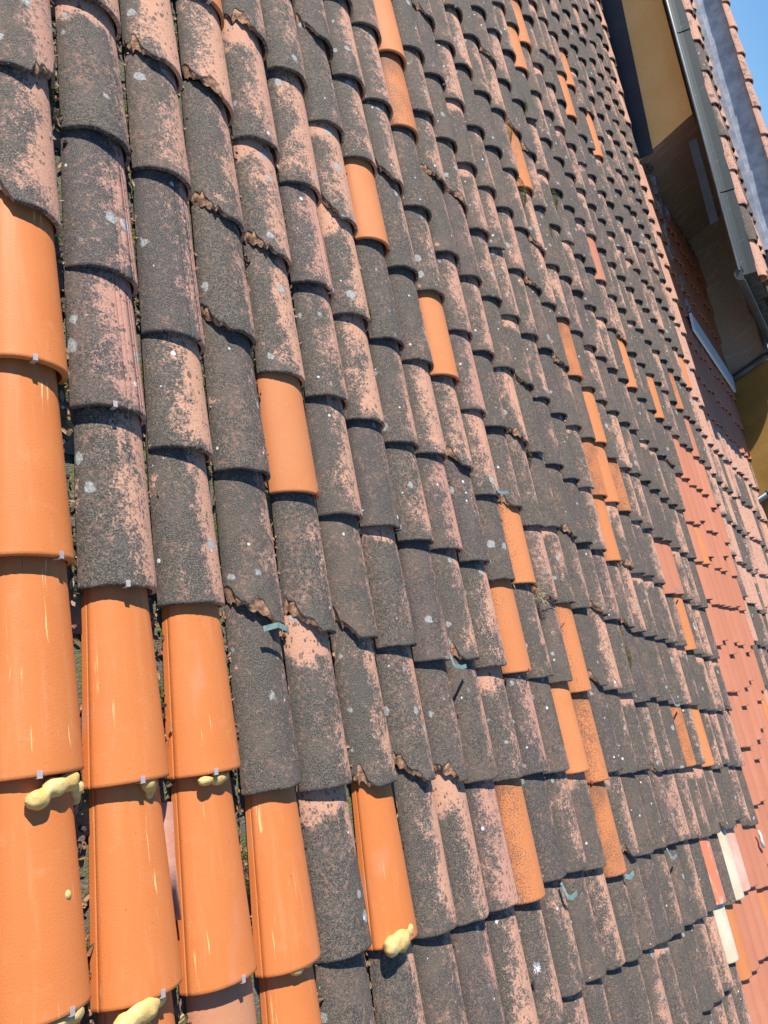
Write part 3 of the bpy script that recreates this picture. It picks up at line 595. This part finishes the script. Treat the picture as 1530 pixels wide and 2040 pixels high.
for u, w, n0, rad, num in ((3.74, 3.10, .03, .04, 150), (3.37, 2.24, .02, .055, 300), (3.70, 2.43, .02, .04, 200), (4.0, 2.51, .02, .045, 200), (3.36, 2.68, .02, .04, 150), (3.74, 2.12, .02, .035, 150),
                          (3.73, 1.95, .02, .04, 180), (1.47, .71, .012, .024, 160), (3.53, -.505, .02, .03, 120), (3.58, -.62, .02, .035, 160), (1.87, 1.95, .01, .035, 150), (.19, .88, -.01, .03, 260),
                          (.40, .94, -.005, .03, 220), (.405, .49, -.01, .035, 300), (2.73, .40, .01, .03, 80), (2.31, 1.3, .0, .04, 120), (2.52, .9, .0, .04, 120)): tuft(moss, u + (.012 if u > 1.2 else 0), w, n0 + (.024 if u > 2 else .008), rad*1.15, int(num*1.6))
for k in range(900):
    i = r.randint(1, 8); w = r.uniform(-1.3, 2.4)
    if math.sin(w*4.1+i*1.7) > .2: tuft(moss, i*PIT+r.gauss(0, .014), w, -.014, .008, 5, .006)
on_roof(lit).build('leaf_litter', islands('dry_leaves', [(.20, .115, .06), (.34, .22, .12), (.11, .065, .04), (.45, .33, .20), (.26, .15, .08), (.16, .10, .06)]), kind='stuff')
on_roof(crumb).build('clay_crumbs', islands('clay_crumbs', [(.50, .27, .17), (.40, .20, .13), (.58, .40, .27), (.30, .16, .11), (.47, .25, .14)]), kind='stuff')
on_roof(soil).build('soil_crumbs', islands('soil_crumbs', [(.035, .030, .026), (.07, .06, .05), (.12, .10, .08), (.045, .036, .03)]), kind='stuff')
on_roof(moss).build('moss', islands('moss', [(.22, .21, .03), (.30, .27, .05), (.15, .16, .03), (.34, .27, .07), (.25, .17, .05)]), kind='stuff')

lf = MB(); base = Vector((1.03, 1.15, .012))
Vl = []
for f, wd in ((-1, .03), (-.6, .42), (-.1, .55), (.4, .45), (1, .03)):
    for e in (-1, -.5, 0, .5, 1): Vl.append((base.x + f*.012 + e*wd*.028, base.y - f*.042 + e*.006, base.z + abs(e)*wd*.018 + .014*f*f))
lf.piece(Vl, [(j*5+k, j*5+k+1, (j+1)*5+k+1, (j+1)*5+k) for j in range(4) for k in range(4)])
on_roof(lf).build('dry_leaf', simple('tan_leaf', (.45, .27, .16), (.58, .38, .25), 40, .8, .2), smooth=True, label='curled tan dry leaf caught in a gap between dark tiles near the top', cat='leaf')
fe = MB()
for k in range(110):
    a = r.uniform(0, 6.28); el = r.uniform(.05, 1.2); L_ = r.uniform(.008, .030); p = Vector((1.875, -1.632, .074)); q = p; d = Vector((math.cos(a)*math.cos(el), math.sin(a)*math.cos(el), math.sin(el)*.6))
    t = Vector((-d.y, d.x, .2)).normalized()*.0011; e1 = p+d*L_*.55+Vector((0, 0, .002)); e2 = p+d*L_
    fe.piece([p-t, p+t, e1+t, e1-t, e2], [(0, 1, 2, 3), (3, 2, 4)])
on_roof(fe).build('feather', simple('white_down', (.72, .74, .78), (.82, .82, .84), 50, .9, .1), label='small fluffy white feather lying on a dark tile near the bottom', cat='feather')
gr = MB()
for k in range(95):
    p = Vector((2.50+r.gauss(0, .028), -.325+r.gauss(0, .022), .055+r.uniform(0, .03))); a = r.uniform(0, 6.28); L_ = r.uniform(.03, .085); cv_ = r.uniform(-1.2, 1.2); V = []
    for s_ in (0, .33, .66, 1):
        aa = a + cv_*s_; p2 = p + Vector((math.cos(aa), math.sin(aa), .25*math.sin(s_*3)))*L_*s_; t = Vector((-math.sin(aa), math.cos(aa), 0))*.0013*(1.1-s_); V += [p2-t, p2+t]
    gr.piece(V, [(0, 1, 3, 2), (2, 3, 5, 4), (4, 5, 7, 6)])
p = Vector((2.53, -.325, .085)); q = Vector((2.74, -.36, .10)); gr.tube([p, (p+q)/2+Vector((0, 0, .008)), q], .0016, 5)
on_roof(gr).build('grass_tuft', islands('dry_straw', [(.52, .42, .26), (.33, .24, .14), (.16, .12, .08), (.60, .50, .33)]), label='tangled tuft of dry straw stuck between tiles beside an orange tile', cat='dry grass')
wm = MB(); wm.tube([(5.50, -1.90, .088), (5.515, -1.935, .092), (5.505, -1.965, .092), (5.52, -2.0, .092), (5.545, -2.02, .088)], [.007, .010, .011, .013, .008], 8)
on_roof(wm).build('sealant_smear', simple('white_sealant', (.72, .70, .66), (.80, .78, .74), 40, .5, .4), smooth=True, label='wavy white smear of sealant on the salmon red tiles', cat='sealant')
pp = MB(); Vl = []
for a in range(7):
    for b in range(5): Vl.append((.352 + (b-2)*.0065 + r.gauss(0, .0022), -1.215 + (a-3)*.011 + r.gauss(0, .003), .022 + r.uniform(-.010, .010)))
pp.piece(Vl, [(a*5+b, a*5+b+1, (a+1)*5+b+1, (a+1)*5+b) for a in range(6) for b in range(4)])
on_roof(pp).build('paper_scrap', simple('crumpled_paper', (.62, .64, .70), (.80, .80, .82), 60, .8, .2), label='crumpled white paper scrap in the gap beside a foam bead at the bottom', cat='paper')

# ------------------------------------------------------------------ the neighbouring building
nb = link('neighbouring_building', None, label='ochre building behind the roof with green metal gutter and its own tiled eave', cat='building')
M_GUT = simple('green_grey_metal', (0.125, 0.175, 0.165), (0.175, 0.235, 0.215), 5, .38, .5, .45, .05, 3, (1, 1, 1))
def gutter_mat():
    N = NT('green_grey_metal_streaked'); v = N.obj(); mp = N.t.nodes.new('ShaderNodeMapping'); N.t.links.new(v, mp.inputs[0])
    mp.inputs['Rotation'].default_value = (.5, 0, 0); mp.inputs['Scale'].default_value = (1, 22, 2.2)
    n1 = N.noise(v, 4, 4, .6); s = N.noise(mp.outputs[0], 2.2, 4, .65)
    c = N.mix(n1, (0.013, 0.023, 0.026), (0.024, 0.037, 0.039)); c = N.mix(N.mul(N.step(s, .60, .76), .55), c, (0.20, 0.24, 0.24)); return N.base(c, .6, .4, .1)
M_GUTS = gutter_mat()
M_DARKMETAL = simple('dark_painted_metal', (0.022, 0.026, 0.038), (0.034, 0.040, 0.055), 4, .42, .45, .2, .05)
M_DARKGUT = simple('dark_gutter_metal', (0.055, 0.062, 0.065), (0.08, 0.09, 0.092), 4, .4, .45, .3, .05)
M_ZINC = simple('weathered_zinc', (0.24, 0.26, 0.31), (0.42, 0.435, 0.47), 7, .5, .4, .3, .1)
M_WOOD = simple('brown_board', (0.075, 0.045, 0.03), (0.13, 0.08, 0.05), 6, .8, .2, 0, .3)
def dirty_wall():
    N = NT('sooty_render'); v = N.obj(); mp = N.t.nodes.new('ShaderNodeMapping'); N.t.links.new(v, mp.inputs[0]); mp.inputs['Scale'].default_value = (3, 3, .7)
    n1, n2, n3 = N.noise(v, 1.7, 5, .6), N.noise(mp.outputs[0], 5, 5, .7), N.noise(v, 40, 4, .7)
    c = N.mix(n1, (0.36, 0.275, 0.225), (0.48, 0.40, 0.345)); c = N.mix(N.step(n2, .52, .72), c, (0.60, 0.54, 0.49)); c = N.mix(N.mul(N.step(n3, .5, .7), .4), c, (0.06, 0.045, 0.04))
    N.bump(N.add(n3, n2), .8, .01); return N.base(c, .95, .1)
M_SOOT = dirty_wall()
UA = 7.62
y0, z0 = W(0, 4.94, .17)[1:]
blk = MB(); yt, zt = W(0, 9.6, .66)[1:]; zf = z0 + .66
blk.prism(UA, 10.6, [(y0, -7.99), (yt, -7.99), (yt, zt), (y0, W(0, 4.94, .17)[2] + .52)])
# faces: 0 = -x side (ochre), the one facing down the slope is sooty
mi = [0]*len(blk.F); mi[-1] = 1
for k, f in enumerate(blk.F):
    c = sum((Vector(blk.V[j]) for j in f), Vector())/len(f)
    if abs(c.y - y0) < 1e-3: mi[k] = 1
blk.build('wall', [M_OCHRE, M_SOOT], nb, mi=mi)
UC = 9.8
def wall_c(wa, wb, mat):
    ya, yb = W(0, wa, 0)[1], W(0, wb, 0)[1]; top = lambda w: W(0, w, .60)[2]
    b = MB(); b.prism(UC, 10.55, [(ya, -7.98), (yb, -7.98), (yb, top(wb)), (ya, top(wa))]); b.build('wall', mat, nb)
wall_c(2.78, 4.86, M_SOOT); wall_c(-4.2, 2.775, M_OCHRE_SHADE)
fl = MB()
for (ua, ub, w0, w1, n0a, n1a, n0b, n1b) in ((7.50, UA-.012, 4.90, 9.4, -.05, -.035, -.05, -.035), (UA-.011, UA-.004, 4.90, 9.4, -.05, .175, -.05, .325)):
    fl.hexa([W(ua, w0, n0a), W(ub, w0, n0a), W(ub, w1, n0b), W(ua, w1, n0b), W(ua, w0, n1a), W(ub, w0, n1a), W(ub, w1, n1b), W(ua, w1, n1b)])
fl.build('flashing', M_DARKMETAL, nb)
# soffit boards carrying the little tiled eave
sf = MB(); k = 2.98
while k < 9.2: sf.rbox(7.35, UA-.006 if k > 4.9 else 8.2, k, k+.196, .70, .73); k += .2
sf.build('soffit', M_WOOD, nb)
s2 = MB(); s2.rbox(8.203, 10.5, 2.98, 4.85, .62, .66); s2.build('soffit', M_WOOD, nb)
fb = MB(); fb.rbox(7.46, 7.48, 3.70, 4.72, .565, .65); fb.build('fascia_board', M_DARKGUT, nb)
# gutter up the verge, return gutter along the eave, downpipes
prof = [(7.165, .728), (7.150, .738), (7.152, .752), (7.166, .754), (7.174, .730), (7.19, .716), (7.22, .712), (7.25, .716), (7.28, .735), (7.30, .765), (7.312, .80), (7.330, .878)]
gt = MB(); gt.sweep(prof, (0, 2.95, 0), (0, 9.5, 0), .003); [gt.sweep([(a-.004, b-.0015) for a, b in prof], (0, q, 0), (0, q+.035, 0), .006) for q in (3.9, 5.9, 7.9)]; gt.build('verge_gutter', M_GUTS, nb, label='green grey metal gutter running up the verge')
rm = MB(); rm.tube([W(7.146, 2.95, .746), W(7.146, 9.5, .746)], .0105, 8); rm.build('gutter_rim', simple('glint_metal_edge', (.42, .47, .47), (.52, .57, .57), 9, .45, .5, .2, .05), nb, smooth=True)  # folded rim in lighter metal, sun and sky glint painted into its colour
eg = MB(); ring = [(-.075*math.cos(t), -.08*math.sin(t)) for t in [math.pi*j/10 for j in range(11)]]
def egp(u, dw, dn): return W(u, 2.915+dw, .765 - .070*(u-7.2)/2.5 + dn)
P = []; 
for u in (7.16, 9.95):
    P += [egp(u, a, b) for a, b in ring] + [egp(u, a*.95, b*.95+.003) for a, b in ring[::-1]]
n = 22; Fg = [(k, n+k, n+(k+1) % n, (k+1) % n) for k in range(n)] + [(k, k+1, 20-k, 21-k) for k in range(10)] + [(n+k+1, n+k, n+21-k, n+20-k) for k in range(10)]
eg.piece(P, Fg); capv = [egp(7.158, a*.99, b*.99) for a, b in ring]; eg.piece(capv, [tuple(range(11))])
eg.tube([egp(7.16, -.078, .0), egp(9.95, -.078, .0)], .010, 8)
for u in (7.75, 8.4, 9.05): eg.rbox(u, u+.02, 2.83, 2.99, .765-.070*(u-7.2)/2.5-.088, .765-.070*(u-7.2)/2.5-.082)
eg.build('eave_gutter', M_DARKGUT, nb)
dp = MB(); dp.tube([W(9.70, 2.90, .62), W(9.70, 2.89, .52), W(9.72, 2.87, .44), W(9.735, 2.84, .36), W(9.735, 2.80, .25), W(9.735, 2.70, -.05)], .047, 12); dp.build('downpipe', M_DARKGUT, nb, smooth=True)
dp2 = MB(); a, b = W(9.735, 1.36, .62), W(9.735, 1.36, 0); dp2.tube([a, (a.x, a.y, -7.9)], .05, 12)
for z in (b.z+.10, b.z+.16, b.z+.5): dp2.tube([(a.x, a.y, z), (a.x, a.y, z+.025)], .056, 12)
dp2.build('downpipe', M_DARKGUT, nb, smooth=True)
# its own tiles
tiles2 = []
for j in range(4):
    w = 2.90 + (j*.137) % .16
    while w < 9.0:
        tiles2.append((7.42+j*.205, w, .862)); w += .405 + rng.uniform(-.01, .01)
for j in range(4, 16):
    w = 2.90 + (j*.137) % .16; 
    while w < (3.35 if j > 3 else 9): tiles2.append((7.42+j*.205, w, .862 - .03*(j-3)*.2)); w += .405
for u, w, nn in tiles2:
    key = rng.choices(['pale_tile', 'roof_tile', 'broken_tile', 'orange_tile'], [.42, .48, .06, .04])[0]; var = rng.choice(VAR[key]); o = link('roof_tile', var[1], nb)
    o.matrix_local = ROT @ Matrix.Translation((u, w, nn)) @ Matrix.Rotation(math.radians(rng.gauss(0, .5)), 4, 'Z')
ub = MB(); ub.rbox(7.335, 8.09, 2.97, 9.3, .735, .86); ub.rbox(8.091, 10.6, 2.97, 9.6, .67, .80); ub.build('roof_deck', M_MORTAR, nb)
pw = MB(); pw.rbox(8.140, 8.30, 3.46, 9.6, .80, 1.205); pw.build('parapet', M_ZINC, nb, label='blue grey zinc clad parapet')
pf = MB(); pf.rbox(8.025, 8.1395, 3.46, 9.6, .968, .978); pf.rbox(8.020, 8.0249, 3.46, 9.6, .92, .978); pf.build('flashing', M_ZINC, nb)
pe = MB(); pe.rbox(8.05, 8.31, 3.36, 3.455, .80, 1.16); pe.build('parapet_end', M_DARKMETAL, nb)
w = 3.70; k = 0
while w < 9.4:
    var = rng.choice(VAR['pale_tile']); o = link('ridge_tile', var[1], nb); o.matrix_local = ROT @ Matrix.Translation((8.13, w, 1.20)) @ Matrix.Rotation(math.radians(rng.gauss(0, .6)), 4, 'Z'); w += .361
# rail and stones in the valley beside the verge
rl = MB(); rl.tube([W(8.16, 5.20, .06), W(7.75, 3.76, .075)], .014, 8); rl.build('metal_rail', M_ZINC, nb)
M_SLATE = simple('grey_mortar', (0.16, 0.15, 0.16), (0.30, 0.29, 0.31), 18, .95, .1, 0, .8)
for (u, w, s) in ((7.82, 4.95, .14), (7.78, 4.62, .16), (7.74, 4.30, .17), (7.72, 3.98, .13), (7.70, 3.72, .12), (8.15, 4.45, .12), (7.95, 3.45, .12), (8.0, 3.2, .1)):
    r = random.Random(int(u*1000+w*100)); mb = MB(); chip(mb, (u, w, .075), s, .35); chip(mb, (u+.03, w-.06, .07), s*.6, .5); on_roof(mb).build('mortar_lump', M_SLATE, nb)

# ------------------------------------------------------------------ white board lying in the shade
A, B = Vector((7.83, 2.90, 0)), Vector((9.70, 2.66, 0)); d = (B-A).normalized(); s = Vector((-d.y, d.x, 0))*.105
bd = MB(); lo, hi = .092, .118
bd.hexa([W(*(A-s).xy, lo), W(*(B-s).xy, lo), W(*(B+s).xy, lo), W(*(A+s).xy, lo), W(*(A-s).xy, hi), W(*(B-s).xy, hi), W(*(B+s).xy, hi), W(*(A+s).xy, hi)])
bd.build('white_board', simple('white_paint', (.74, .75, .76), (.80, .80, .80), 5, .4, .5), label='long white board lying on the shaded tiles against the ochre wall', cat='board')
sh = MB(); sh.hexa([W(9.45, .95, .09), W(9.78, 1.0, .09), W(9.78, 1.3, .09), W(9.5, 1.2, .09), W(9.45, .95, .10), W(9.78, 1.0, .16), W(9.78, 1.3, .16), W(9.5, 1.2, .10)])
